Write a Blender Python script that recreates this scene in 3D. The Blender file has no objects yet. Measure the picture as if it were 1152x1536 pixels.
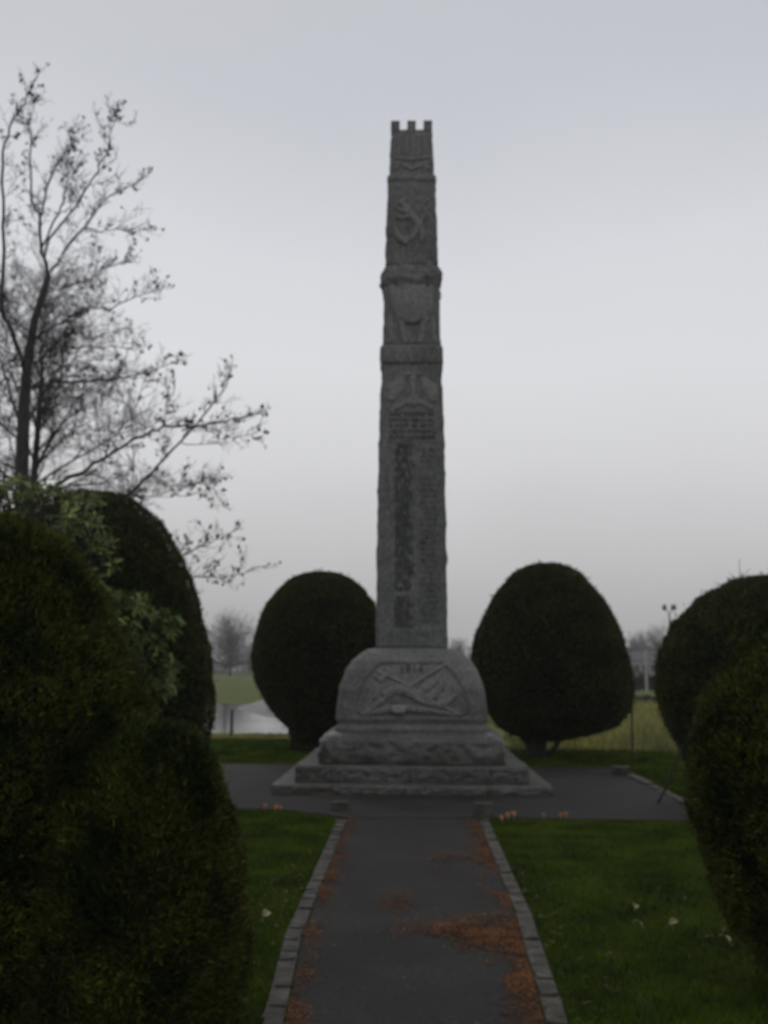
import bpy, math, random
import numpy as np
from mathutils import Vector, Matrix, Euler, noise
random.seed(7); RNG = np.random.default_rng(7)
R = math.radians
scene = bpy.context.scene
col = scene.collection

# ------------------------------------------------------------------ camera
H = 1.6; F = 1500.0; PITCH = 8.8; YAW = 1.6; ROLL = 0.25
cam_d = bpy.data.cameras.new('camera'); cam = bpy.data.objects.new('camera', cam_d); col.objects.link(cam)
cam.location = (0, 0, H)
CR = (Euler((R(90 + PITCH), 0, R(YAW)), 'XYZ').to_matrix() @ Matrix.Rotation(R(ROLL), 3, 'Z'))
cam.rotation_euler = CR.to_euler('XYZ')
cam_d.sensor_fit = 'VERTICAL'; cam_d.sensor_height = 36; cam_d.sensor_width = 27
cam_d.lens = F / 1536 * 36
cam_d.clip_start = 0.05; cam_d.clip_end = 5000
cam_d.dof.use_dof = True; cam_d.dof.focus_distance = 1.0; cam_d.dof.aperture_fstop = 8.6
scene.camera = cam

def at(px, py, Y):
    """world point on the plane y=Y seen at a pixel of the photograph"""
    d = CR @ Vector(((px - 576) / F, (768 - py) / F, -1))
    t = Y / d.y
    return Vector((d.x * t, Y, H + d.z * t))
def gr(px, py, z=0.0):
    d = CR @ Vector(((px - 576) / F, (768 - py) / F, -1))
    t = (z - H) / d.z
    return Vector((d.x * t, d.y * t, z))

# ------------------------------------------------------------------ helpers
def tag(o, label=None, cat=None, group=None, kind=None):
    if label: o['label'] = label
    if cat: o['category'] = cat
    if group: o['group'] = group
    if kind: o['kind'] = kind
    return o
def empty(name, loc=(0, 0, 0)):
    o = bpy.data.objects.new(name, None); col.objects.link(o); o.location = loc; o.empty_display_size = .2
    return o
def link(name, me, mat, parent=None):
    o = bpy.data.objects.new(name, me); col.objects.link(o)
    if mat: me.materials.append(mat)
    if parent:
        o.parent = parent
        o.location = -Vector(parent_world(parent))
    return o
def parent_world(p):
    v = Vector((0, 0, 0))
    while p: v = v + p.location; p = p.parent
    return v
def np_mesh(name, V, Fc, mat, parent=None, smooth=False):
    """V (n,3), Fc (m,k) faces of equal size, in world coordinates"""
    V = np.asarray(V, np.float32); Fc = np.asarray(Fc, np.int32)
    me = bpy.data.meshes.new(name); m, k = Fc.shape
    me.vertices.add(len(V)); me.vertices.foreach_set('co', V.ravel())
    me.loops.add(m * k); me.loops.foreach_set('vertex_index', Fc.ravel())
    me.polygons.add(m); me.polygons.foreach_set('loop_start', np.arange(0, m * k, k, dtype=np.int32))
    try: me.polygons.foreach_set('loop_total', np.full(m, k, np.int32))
    except Exception: pass
    if smooth: me.polygons.foreach_set('use_smooth', np.ones(m, bool))
    me.update(calc_edges=True); me.validate()
    return link(name, me, mat, parent)
class MB:
    def __init__(s): s.v = []; s.f = []
    def add(s, vs, fs):
        b = len(s.v); s.v += [tuple(v) for v in vs]; s.f += [tuple(i + b for i in f) for f in fs]
    def box(s, c, d, rz=0, tilt=(0, 0), jit=0, top=1.0):
        hx, hy, hz = d[0] / 2, d[1] / 2, d[2] / 2
        m = Euler((tilt[0], tilt[1], rz)).to_matrix(); vs = []
        for z in (-1, 1):
            k = top if z > 0 else 1
            for x, y in ((-1, -1), (1, -1), (1, 1), (-1, 1)):
                p = Vector((x * hx * k + random.uniform(-jit, jit), y * hy * k + random.uniform(-jit, jit), z * hz + random.uniform(-jit, jit) * .5))
                vs.append(Vector(c) + m @ p)
        s.add(vs, [(0, 3, 2, 1), (4, 5, 6, 7), (0, 1, 5, 4), (1, 2, 6, 5), (2, 3, 7, 6), (3, 0, 4, 7)])
    def tube(s, pts, rad, n=6, cap=True):
        pts = [Vector(p) for p in pts]; k = len(pts)
        if not hasattr(rad, '__len__'): rad = [rad] * k
        b = len(s.v); up = Vector((.31, .17, .93)).normalized()
        for i, p in enumerate(pts):
            t = (pts[min(i + 1, k - 1)] - pts[max(i - 1, 0)])
            if t.length < 1e-7: t = Vector((0, 0, 1))
            t.normalize(); u = t.cross(up)
            if u.length < 1e-3: u = t.cross(Vector((1, 0, 0)))
            u.normalize(); w = t.cross(u)
            for j in range(n):
                a = 2 * math.pi * j / n
                s.v.append(tuple(p + (u * math.cos(a) + w * math.sin(a)) * rad[i]))
        for i in range(k - 1):
            for j in range(n):
                a = b + i * n + j; c = b + i * n + (j + 1) % n
                s.f.append((a, c, c + n, a + n))
        if cap:
            s.f.append(tuple(b + j for j in range(n))[::-1]); s.f.append(tuple(b + (k - 1) * n + j for j in range(n)))
    def build(s, name, mat, parent=None, smooth=False):
        me = bpy.data.meshes.new(name); me.from_pydata(s.v, [], s.f)
        if smooth: me.polygons.foreach_set('use_smooth', [True] * len(me.polygons))
        me.update()
        return link(name, me, mat, parent)

# ------------------------------------------------------------------ materials
def newmat(name):
    m = bpy.data.materials.new(name); m.use_nodes = True
    nt = m.node_tree; return m, nt, nt.nodes['Principled BSDF']
def noise_mat(name, cols, scale=5, detail=6, rough=.8, bump=0, bscale=30, spec=.3, cols2=None, scale2=1.0, mix2=.5, stretch=None, bdist=.02, lo=.3, hi=.7):
    m, nt, bs = newmat(name); N = nt.nodes; L = nt.links
    tc = N.new('ShaderNodeTexCoord'); src = tc.outputs['Object']
    if stretch:
        mp = N.new('ShaderNodeMapping'); mp.inputs['Scale'].default_value = stretch; L.new(src, mp.inputs[0]); src = mp.outputs[0]
    n1 = N.new('ShaderNodeTexNoise'); n1.inputs['Scale'].default_value = scale; n1.inputs['Detail'].default_value = detail; n1.inputs['Roughness'].default_value = .65
    L.new(src, n1.inputs['Vector'])
    r = N.new('ShaderNodeValToRGB'); L.new(n1.outputs['Fac'], r.inputs[0]); e = r.color_ramp.elements
    e[0].position = lo; e[1].position = hi; e[0].color = (*cols[0], 1); e[1].color = (*cols[-1], 1)
    for i, c in enumerate(cols[1:-1]):
        x = e.new(lo + (hi - lo) * (i + 1) / (len(cols) - 1)); x.color = (*c, 1)
    out = r.outputs[0]
    if cols2:
        n2 = N.new('ShaderNodeTexNoise'); n2.inputs['Scale'].default_value = scale2; n2.inputs['Detail'].default_value = 4; L.new(src, n2.inputs['Vector'])
        r2 = N.new('ShaderNodeValToRGB'); L.new(n2.outputs['Fac'], r2.inputs[0]); e = r2.color_ramp.elements
        e[0].position = .35; e[1].position = .65; e[0].color = (*cols2[0], 1); e[1].color = (*cols2[1], 1)
        mx = N.new('ShaderNodeMix'); mx.data_type = 'RGBA'; mx.blend_type = 'MULTIPLY'; mx.inputs[0].default_value = mix2
        L.new(out, mx.inputs[6]); L.new(r2.outputs[0], mx.inputs[7]); out = mx.outputs[2]
    L.new(out, bs.inputs['Base Color'])
    bs.inputs['Roughness'].default_value = rough; bs.inputs['Specular IOR Level'].default_value = spec
    if bump:
        n3 = N.new('ShaderNodeTexNoise'); n3.inputs['Scale'].default_value = bscale; n3.inputs['Detail'].default_value = 8; L.new(src, n3.inputs['Vector'])
        b = N.new('ShaderNodeBump'); b.inputs['Strength'].default_value = bump; b.inputs['Distance'].default_value = bdist
        L.new(n3.outputs['Fac'], b.inputs['Height']); L.new(b.outputs[0], bs.inputs['Normal'])
    return m
def leaf_mat(name, cols, rough=.55, spec=.3, pscale=1.5, patch=((.55, .55, .55), (1.3, 1.25, 1.0))):
    """each separate leaf gets its own tint, patches of the plant differ too"""
    m, nt, bs = newmat(name); N = nt.nodes; L = nt.links
    g = N.new('ShaderNodeNewGeometry'); r = N.new('ShaderNodeValToRGB'); L.new(g.outputs['Random Per Island'], r.inputs[0])
    e = r.color_ramp.elements; e[0].color = (*cols[0], 1); e[1].color = (*cols[-1], 1)
    for i, c in enumerate(cols[1:-1]): x = e.new((i + 1) / (len(cols) - 1)); x.color = (*c, 1)
    tc = N.new('ShaderNodeTexCoord'); n = N.new('ShaderNodeTexNoise'); n.inputs['Scale'].default_value = pscale; n.inputs['Detail'].default_value = 3
    L.new(tc.outputs['Object'], n.inputs['Vector'])
    r2 = N.new('ShaderNodeValToRGB'); L.new(n.outputs['Fac'], r2.inputs[0]); e = r2.color_ramp.elements
    e[0].position = .35; e[1].position = .65; e[0].color = (*patch[0], 1); e[1].color = (*patch[1], 1)
    mx = N.new('ShaderNodeMix'); mx.data_type = 'RGBA'; mx.blend_type = 'MULTIPLY'; mx.inputs[0].default_value = 1
    L.new(r.outputs[0], mx.inputs[6]); L.new(r2.outputs[0], mx.inputs[7])
    L.new(mx.outputs[2], bs.inputs['Base Color']); bs.inputs['Roughness'].default_value = rough; bs.inputs['Specular IOR Level'].default_value = spec
    return m
M = {}
M['granite'] = noise_mat('granite', [(.095, .094, .09), (.17, .168, .161), (.265, .262, .25)], 26, 10, .8, .5, 40, .3,
                         cols2=[(.62, .64, .6), (1, 1, 1)], scale2=1.6, mix2=.8, bdist=.012)
M['granite_wet'] = noise_mat('wet_granite', [(.05, .049, .044), (.10, .097, .09), (.17, .165, .15)], 22, 10, .42, .6, 34, .5,
                         cols2=[(.55, .57, .52), (1, 1, 1)], scale2=2.2, mix2=.9, bdist=.012)
M['granite_shaft'] = noise_mat('granite_shaft', [(.088, .088, .086), (.162, .161, .156), (.245, .243, .234)], 24, 10, .8, .5, 40, .3,
                         cols2=[(.6, .62, .6), (1, 1, 1)], scale2=1.2, mix2=.8, stretch=(1, 1, .55), bdist=.01)
M['granite_pale'] = noise_mat('granite_pale', [(.024, .024, .017), (.054, .051, .041), (.115, .108, .092)], 9, 9, .8, .3, 40, .3, bdist=.008)
M['carved'] = noise_mat('carved_granite', [(.11, .11, .106), (.185, .184, .177), (.265, .262, .252)], 18, 8, .85, .3, 50, .25, bdist=.006)
M['lead'] = noise_mat('dark_lettering', [(.03, .031, .031), (.06, .061, .062)], 12, 5, .6, 0)
M['asphalt'] = noise_mat('asphalt', [(.006, .0058, .0053), (.015, .0142, .013), (.031, .029, .026)], 45, 10, .75, .5, 220, .22,
                         cols2=[(.5, .49, .47), (1.25, 1.22, 1.18)], scale2=1.4, mix2=.9, bdist=.006)
M['soil'] = noise_mat('grassy_ground', [(.018, .026, .005), (.028, .040, .007), (.042, .050, .012)], 9, 8, .95, .6, 60, .1, bdist=.03)
M['field'] = noise_mat('field_grass', [(.07, .098, .022), (.095, .115, .034), (.13, .135, .055)], .35, 9, .95, .5, 14, .1,
                       cols2=[(.8, .85, .8), (1.2, 1.1, 1)], scale2=.03, mix2=.8, bdist=.1)
M['grass'] = leaf_mat('grass_blades', [(.040, .074, .003), (.056, .098, .004), (.088, .122, .010)], .8, .08, 1.9, ((.42, .48, .42), (1.35, 1.28, 1.0)))
M['strawgrass'] = leaf_mat('straw_grass', [(.17, .22, .055), (.29, .28, .10), (.42, .36, .17)], .8, .1, .7)
M['yew'] = leaf_mat('yew_foliage', [(.014, .019, .004), (.034, .044, .008), (.082, .090, .016)], .55, .2, 2.0, ((.6, .65, .6), (1.35, 1.25, 1.0)))
M['yewnear'] = leaf_mat('yew_foliage_near', [(.008, .013, .003), (.024, .036, .007), (.058, .076, .013), (.115, .130, .024)], .6, .12, 3.5, ((.3, .34, .3), (1.5, 1.38, 1.0)))
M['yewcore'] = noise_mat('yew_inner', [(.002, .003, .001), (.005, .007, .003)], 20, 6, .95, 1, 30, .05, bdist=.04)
M['broad'] = leaf_mat('broad_leaves', [(.022, .038, .008), (.055, .080, .018), (.17, .21, .065)], .6, .15, 5, ((.6, .65, .6), (1.25, 1.2, 1.1)))
M['bud'] = leaf_mat('red_buds', [(.10, .03, .02), (.16, .07, .03)], .6, .2)
M['bark'] = noise_mat('bark', [(.025, .022, .020), (.05, .045, .042), (.075, .07, .062)], 8, 8, .9, .6, 20, .2, stretch=(3, 3, .6))
M['hazetwig'] = noise_mat('haze_tinted_twigs', [(.10, .09, .085), (.15, .14, .135)], 4, 4, .9)  # paler grey than the near twigs, distance haze put into the colour
M['twig'] = noise_mat('twig_bark', [(.03, .026, .026), (.055, .05, .052)], 4, 4, .85)
M['deadleaf'] = leaf_mat('withered_leaves', [(.025, .020, .015), (.05, .035, .022), (.035, .03, .025)], .8, .1)
M['redleaf'] = leaf_mat('leaf_litter', [(.08, .030, .010), (.14, .056, .017), (.22, .095, .032), (.055, .025, .011)], .8, .15, 5, ((.5, .5, .5), (1.2, 1.2, 1.2)))
M['paleleaf'] = noise_mat('pale_leaf', [(.17, .16, .06), (.28, .27, .14)], 20, 3, .6)
M['brownleaf'] = leaf_mat('brown_leaves', [(.03, .02, .008), (.07, .045, .018), (.06, .055, .025)], .7, .2)
M['petal'] = noise_mat('petal', [(.42, .16, .08), (.62, .30, .18), (.65, .40, .14)], 40, 3, .5, lo=.4, hi=.6)
M['stem'] = noise_mat('flower_stem', [(.12, .14, .07), (.2, .22, .12)], 20, 2, .6)
M['metal'] = noise_mat('grey_metal', [(.10, .105, .11), (.16, .165, .17)], 6, 3, .5)
M['white'] = noise_mat('white_paint', [(.28, .28, .27), (.38, .38, .37)], 6, 3, .5)
M['wood'] = noise_mat('weathered_wood', [(.05, .045, .04), (.10, .09, .08)], 6, 6, .9, .3, 20, stretch=(3, 3, .5))
M['hedge'] = leaf_mat('winter_hedge', [(.035, .03, .022), (.06, .05, .035), (.045, .05, .028)], .9, .1, .5)
M['render'] = noise_mat('house_render', [(.2, .2, .195), (.28, .28, .27)], 2, 4, .9)
M['slate'] = noise_mat('roof_slate', [(.06, .065, .075), (.10, .105, .115)], 5, 4, .8)
M['glass'] = noise_mat('window_glass', [(.02, .022, .025), (.03, .03, .035)], 2, 2, .15, spec=.6)
M['mud'] = noise_mat('wet_concrete', [(.06, .058, .058), (.11, .105, .10)], .8, 6, .5, .2, 10, .4)
m, nt, bs = newmat('water'); M['water'] = m
bs.inputs['Base Color'].default_value = (.06, .065, .06, 1); bs.inputs['Roughness'].default_value = .08; bs.inputs['Specular IOR Level'].default_value = .6
nn = nt.nodes.new('ShaderNodeTexNoise'); nn.inputs['Scale'].default_value = 3; nn.inputs['Detail'].default_value = 4
tcw = nt.nodes.new('ShaderNodeTexCoord'); nt.links.new(tcw.outputs['Object'], nn.inputs['Vector'])
bb = nt.nodes.new('ShaderNodeBump'); bb.inputs['Strength'].default_value = .03; bb.inputs['Distance'].default_value = .05
nt.links.new(nn.outputs['Fac'], bb.inputs['Height']); nt.links.new(bb.outputs[0], bs.inputs['Normal'])

# ------------------------------------------------------------------ world, sun, haze
SUN_EL, SUN_AZ = 58, -25      # az measured from +Y towards +X
w = bpy.data.worlds.new('World'); scene.world = w; w.use_nodes = True
nt = w.node_tree; N = nt.nodes; L = nt.links; bg = N['Background']; bg.inputs['Strength'].default_value = .1
sky = N.new('ShaderNodeTexSky'); sky.sky_type = 'NISHITA'; sky.sun_disc = False
sky.sun_elevation = R(SUN_EL); sky.sun_rotation = R(SUN_AZ)
sky.air_density = 1; sky.dust_density = 5
tc = N.new('ShaderNodeTexCoord'); sp = N.new('ShaderNodeSeparateXYZ'); L.new(tc.outputs['Generated'], sp.inputs[0])
# overcast: cloud brightness over elevation plus slow, faint cloud mottling
nz = N.new('ShaderNodeTexNoise'); nz.inputs['Scale'].default_value = 1.7; nz.inputs['Detail'].default_value = 5; L.new(tc.outputs['Generated'], nz.inputs['Vector'])
ma = N.new('ShaderNodeMath'); ma.operation = 'MULTIPLY_ADD'; ma.inputs[1].default_value = .20; L.new(nz.outputs['Fac'], ma.inputs[0]); L.new(sp.outputs['Z'], ma.inputs[2])
ra = N.new('ShaderNodeValToRGB'); L.new(ma.outputs[0], ra.inputs[0]); e = ra.color_ramp.elements
stops = [(.07, (.40, .395, .40)), (.13, (.46, .455, .46)), (.22, (.58, .575, .585)), (.31, (.69, .69, .705)), (.40, (.74, .745, .765)), (.51, (.70, .71, .745)), (.65, (.56, .575, .625)), (.78, (.50, .515, .56)), (1.0, (.48, .49, .52))]
e[0].position = stops[0][0]; e[0].color = (*stops[0][1], 1); e[1].position = 1; e[1].color = (*stops[-1][1], 1)
for p, c in stops[1:-1]: x = e.new(p); x.color = (*c, 1)
sc_ = N.new('ShaderNodeVectorMath'); sc_.operation = 'SCALE'; sc_.inputs['Scale'].default_value = 10.0; L.new(ra.outputs[0], sc_.inputs[0])
mx = N.new('ShaderNodeMix'); mx.data_type = 'RGBA'; mx.inputs[0].default_value = .96
L.new(sky.outputs[0], mx.inputs[6]); L.new(sc_.outputs[0], mx.inputs[7]); L.new(mx.outputs[2], bg.inputs['Color'])
sd = bpy.data.lights.new('sun', 'SUN'); sun = bpy.data.objects.new('sun', sd); col.objects.link(sun)
sd.energy = .5; sd.angle = R(40); sd.color = (1, .97, .93)
az = R(SUN_AZ); el = R(SUN_EL)
sun.rotation_euler = Vector((math.sin(az) * math.cos(el), math.cos(az) * math.cos(el), math.sin(el))).to_track_quat('Z', 'Y').to_euler()
HAZE = .0008
hb = MB(); hb.box((0, 180, 10), (760, 500, 24))
hm = bpy.data.materials.new('haze'); hm.use_nodes = True; hn = hm.node_tree; hn.nodes.remove(hn.nodes['Principled BSDF'])
pv = hn.nodes.new('ShaderNodeVolumePrincipled'); pv.inputs['Color'].default_value = (.93, .93, .93, 1); pv.inputs['Density'].default_value = HAZE
hn.links.new(pv.outputs[0], hn.nodes['Material Output'].inputs['Volume'])
hz = hb.build('haze', hm); tag(hz, 'thin grey winter mist over the whole park', 'mist', kind='stuff')

# ------------------------------------------------------------------ ground
g = MB()
xs = [-350, -120, -40, -15, 15, 40, 120, 350]; ys = [-60, -10, 30, 60, 100, 180, 300, 418]
vs = [(x, y, 0) for y in ys for x in xs]; n = len(xs)
g.add(vs, [(j * n + i, j * n + i + 1, (j + 1) * n + i + 1, (j + 1) * n + i) for j in range(len(ys) - 1) for i in range(n - 1)])
tag(g.build('ground', M['field']), kind='structure')
def sheet(name, poly, z, mat, thick=0):
    b = MB(); k = len(poly)
    if thick:
        b.add([(x, y, z) for x, y in poly] + [(x, y, z - thick) for x, y in poly], [tuple(range(k))] + [(i, i + k, (i + 1) % k + k, (i + 1) % k) for i in range(k)])
    else: b.add([(x, y, z) for x, y in poly], [tuple(range(k))])
    return tag(b.build(name, mat), kind='structure')
PLT = ([-1.5, 4.8, 6.2, 10.8, 11.4], [-.53, -.566, -.645, -.672, -.67]); PRT = ([-1.5, 4.86, 6.7, 10.8, 11.4], [.55, .60, .668, .70, .70])
def PL(y): return float(np.interp(y, *PLT))       # path edges
def PR(y): return float(np.interp(y, *PRT))
PXL, PXR = -.70, .705
AX0, AX1, AY1 = -3.35, 3.2, 16.7
sheet('lawn', [(-14, -2), (14, -2), (14, 19.2), (7, 20.3), (-14, 24.0)], .006, M['soil'])
sheet('path', [(PR(y) if k else PL(y), y) for k, y in ((0, -1.5), (1, -1.5), (1, 4.86), (1, 6.7), (1, 10.8), (1, 11.35), (0, 11.35), (0, 10.8), (0, 6.2), (0, 4.8))], .012, M['asphalt'])
apr = [(AX0, 11.9), (-2.2, 11.75), (-1.35, 11.6), (-.95, 11.2), (PXL, 10.9)]
apron = [(PXL, 10.95), (-1.0, 11.25), (-1.4, 11.5), (-2.2, 11.62), (AX0, 11.72), (-9, 11.75), (-9, 13.6), (AX0 - .3, 14.2), (AX0, AY1), (AX1, AY1 - .3), (AX1 - .02, 10.95), (PXR, 11.05)]
sheet('forecourt', apron[::-1], .017, M['asphalt'])

# kerbs of worn setts
def kerb(name, p0, p1, wdt, z=.03, ln=.24, fin=True, b=None):
    b = b or MB(); p0 = Vector(p0); p1 = Vector(p1); d = (p1 - p0); tot = d.length; d.normalize(); t = 0; a = math.atan2(d.y, d.x)
    nrm = Vector((-d.y, d.x, 0))
    while t < tot - .05:
        l = ln * random.uniform(.7, 1.25); c = p0 + d * (t + l / 2) + nrm * random.uniform(-.008, .008)
        hgt = z + random.uniform(-.008, .008)
        b.box((c.x, c.y, hgt - .05), (l - .009, wdt * random.uniform(.9, 1.05), .10), a + random.uniform(-.03, .03), (random.uniform(-.03, .03), random.uniform(-.02, .02)), .006, .93)
        t += l
    return tag(b.build(name, M['granite_pale']), kind='structure') if fin else b
for fn_, sg, ys_ in ((PL, -1, (.5, 4.8, 6.2, 10.8)), (PR, 1, (.5, 4.86, 6.7, 10.8))):
    kb = MB()
    for ya, yb in zip(ys_, ys_[1:]):
        a_ = Vector((fn_(ya) + sg * .06, ya, .013)); b_ = Vector((fn_(yb) + sg * .055, yb, .013)); c_ = (a_ + b_) / 2; kb.box(c_, ((b_ - a_).length, .095, .012), math.atan2(b_.y - a_.y, b_.x - a_.x))
        kerb('kerb', (fn_(ya) + sg * .06, ya, 0), (fn_(yb) + sg * .055, yb, 0), .088, ln=.145, fin=False, b=kb, z=.024)
    tag(kb.build('kerb', M['granite_pale']), kind='structure')
kerb('kerb', (AX1 + .07, 11.0, 0), (AX1 + .07, AY1 - .3, 0), .15, ln=.6)
kerb('kerb', (AX0 - .07, 14.4, 0), (AX0 - .07, AY1, 0), .15, ln=.6)

# ------------------------------------------------------------------ monument
MY = 14.7
def YF(py): return float(np.interp(py, [180, 270, 400, 545, 971], [14.385, 14.335, 14.29, 14.25, 14.18]))
def zz(py): return at(618, py, YF(py)).z
def hw(py, half): return (at(618 + half, py, YF(py)) - at(618, py, YF(py))).x
def loft(prof, cr=.06, n=14, dz=.06, amp=.01, freq=6, cb=None, seed=0, cy=MY, rough_edge=0):
    """rounded-square shaft: prof = [(z, half width)], noise-roughened"""
    b = MB(); zs = []
    for (z0, h0), (z1, h1) in zip(prof, prof[1:]):
        k = max(1, int(math.hypot(z1 - z0, h1 - h0) / dz))
        zs += [(z0 + (z1 - z0) * i / k, h0 + (h1 - h0) * i / k) for i in range(k)]
    zs.append(prof[-1])
    nr = None
    for z, h in zs:
        ring = []; c = min(cr, h * .45)
        for s in range(4):
            for i in range(n):
                u = -1 + 2 * (i / n)
                x = u * (h - c); ring.append((x, -h, 0, -1))
            for i in range(4):
                a = -math.pi / 2 + (math.pi / 2) * i / 4
                ring.append((h - c + c * math.cos(a), -(h - c) + c * math.sin(a), math.cos(a), math.sin(a)))
            ring[-(n + 4):] = [(*rot(p[0], p[1], s), *rot(p[2], p[3], s)) for p in ring[-(n + 4):]]
        nr = len(ring)
        for x, y, nx, ny in ring:
            q = Vector((x * freq, y * freq, z * freq + seed))
            d = amp * (noise.fractal(q, .8, 2.1, 4))
            if rough_edge and abs(abs(nx) - abs(ny)) < .8: d += rough_edge * noise.noise(q * 1.7)
            if cb: d += cb(x, y, z, nx, ny)
            b.v.append((x + nx * d, cy + y + ny * d, z))
    for i in range(len(zs) - 1):
        for j in range(nr):
            a = i * nr + j; c = i * nr + (j + 1) % nr
            b.f.append((a, c, c + nr, a + nr))
    b.f.append(tuple(range(nr))[::-1]); b.f.append(tuple((len(zs) - 1) * nr + j for j in range(nr)))
    return b
def rot(x, y, s):
    for _ in range(s): x, y = -y, x
    return x, y
mon = empty('war_memorial', (0, MY, 0))
tag(mon, 'tall tapering granite war memorial with carved panels and battlemented top', 'monument')
def stepblock(name, hw_, z0, z1, joints, seed, lip=0):
    b = MB()
    # core set back behind the joints
    b.box((0, MY, (z0 + z1) / 2 - .004), (2 * hw_ - .05, 2 * hw_ - .05, z1 - z0 - .01))
    for s in range(4):
        edges = [-hw_] + joints + [hw_]
        depth = .52
        for a0, a1 in zip(edges, edges[1:]):
            xa, xb = a0 + .007, a1 - .007
            if a1 == hw_: xb = hw_ - depth - .007 if s % 2 else hw_
            if a0 == -hw_: xa = -hw_ + depth + .007 if s % 2 else -hw_
            if xb - xa < .05: continue
            nx = max(2, int((xb - xa) / .045)); nz = max(2, int((z1 - z0) / .03)); ny = 5
            # front face roughened, top face smooth
            base = len(b.v); V = []
            for i in range(nx + 1):
                x = xa + (xb - xa) * i / nx
                for j in range(nz + ny + 1):
                    if j <= nz:
                        y = -hw_; z = z0 + (z1 - z0) * j / nz
                        q = Vector((x * 6 + s * 9, z * 9, seed)); k = math.sin(math.pi * j / nz)
                        y -= (.018 * noise.fractal(q * 1.4, .8, 2.1, 4) + .006) * (.25 + .75 * k)
                        if j == nz: y += .008
                    else:
                        y = -hw_ + .02 + (depth - .02) * (j - nz - 1) / (ny - 1); z = z1 + .004 * noise.noise(Vector((x * 4, y * 4, seed)))
                    X, Yy = rot(x, y, s); V.append((X, MY + Yy, z))
            st = nz + ny + 1
            fs = [(i * st + j, (i + 1) * st + j, (i + 1) * st + j + 1, i * st + j + 1) for i in range(nx) for j in range(st - 1)]
            b.add(V, fs)
            for i in (0, nx):     # close the joint faces
                vv = [V[i * st + j] for j in range(nz + 1)]
                X, Yy = rot(xa if i == 0 else xb, -hw_ + depth, s)
                vv += [(X, MY + Yy, z1), (X, MY + Yy, z0)]
                b.add(vv, [tuple(range(len(vv)))])
    return b.build(name, M['granite_wet'], mon)
stepblock('bottom_step', 1.765, .0, .125, [-1.0, -.08, .95], 3)
stepblock('upper_step', 1.50, .128, .335, [-1.04, -.02, 1.02], 8)
loft([(.337, 1.235), (.45, 1.245), (.62, 1.225), (.70, 1.17), (.745, 1.08), (.755, .95)], .12, 60, .02, .024, 8, seed=2).build('plinth_course', M['granite_wet'], mon, True)
PEDP = [(.745, 1.035), (.80, 1.035), (1.05, 1.022), (1.32, .99), (1.56, .905), (1.70, .81), (1.80, .70), (1.85, .60), (1.868, .50)]
def lerp(tab, z):
    if z <= tab[0][0]: return tab[0][1]
    for (a, b_), (c, d) in zip(tab, tab[1:]):
        if z <= c: return b_ + (d - b_) * (z - a) / (c - a)
    return tab[-1][1]
PAN = [(.93, .80), (1.10, .77), (1.30, .71), (1.48, .60), (1.60, .50), (1.66, .42)]
def ped_cb(x, y, z, nx, ny):
    if z < .90 or z > 1.68: return -.035 * max(0, 1 - abs(z - .84) / .06) if .78 < z < .9 else 0
    k = abs(x) if abs(ny) > .7 else abs(y)
    if abs(ny) <= .7 and abs(nx) <= .7: return 0
    hwp = lerp(PAN, z); d = min(hwp - k, z - .93, 1.66 - z)
    if d <= 0: return 0
    return -.04 * min(1, d / .02) + .022 * min(1, max(0, d - .03) / .03)
loft(PEDP, .14, 90, .016, .012, 7, cb=ped_cb, seed=5).build('pedestal', M['granite'], mon, True)
def ped_front(z): return MY - lerp(PEDP, z)
# relief patches: height fields laid on a face
def seg_d(p, a, b):
    ax, ay = a; bx, by = b; dx, dy = bx - ax, by - ay; l = dx * dx + dy * dy
    t = max(0, min(1, ((p[0] - ax) * dx + (p[1] - ay) * dy) / l)) if l else 0
    return math.hypot(p[0] - ax - t * dx, p[1] - ay - t * dy), t
def relief(name, x0, x1, z0, z1, hfun, front, mat, parent, res=.012, sub=.012):
    b = MB(); nx = int((x1 - x0) / res); nz = int((z1 - z0) / res); hs = {}
    for j in range(nz + 1):
        for i in range(nx + 1):
            x = x0 + (x1 - x0) * i / nx; z = z0 + (z1 - z0) * j / nz
            h = hfun(x, z) * .62; hs[i, j] = h
            b.v.append((x, front(z) - (h if h > 0 else -sub), z))
    for j in range(nz):
        for i in range(nx):
            if max(hs[i, j], hs[i + 1, j], hs[i, j + 1], hs[i + 1, j + 1]) > 0:
                a = j * (nx + 1) + i; b.f.append((a, a + 1, a + nx + 2, a + nx + 1))
    return b.build(name, mat, parent, True)
def strokes(lines):
    """lines: list of (points, radius, height)"""
    def f(x, z):
        best = 0
        for pts, r, h in lines:
            rr = r if not hasattr(r, '__len__') else None
            for k in range(len(pts) - 1):
                d, t = seg_d((x, z), pts[k], pts[k + 1])
                rad = rr if rr else r[k] + (r[k + 1] - r[k]) * t
                if d < rad: best = max(best, h * math.sqrt(1 - (d / rad) ** 2))
        return best
    return f
def pp(px, py, Y=13.75):
    q = at(px, py, Y); return (q.x, q.z)
S = 4.902
def c1(x, y): return pp(500 + x / S, 960 + y / S)
ped = [o for o in col.objects if o.name == 'pedestal'][0]
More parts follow.
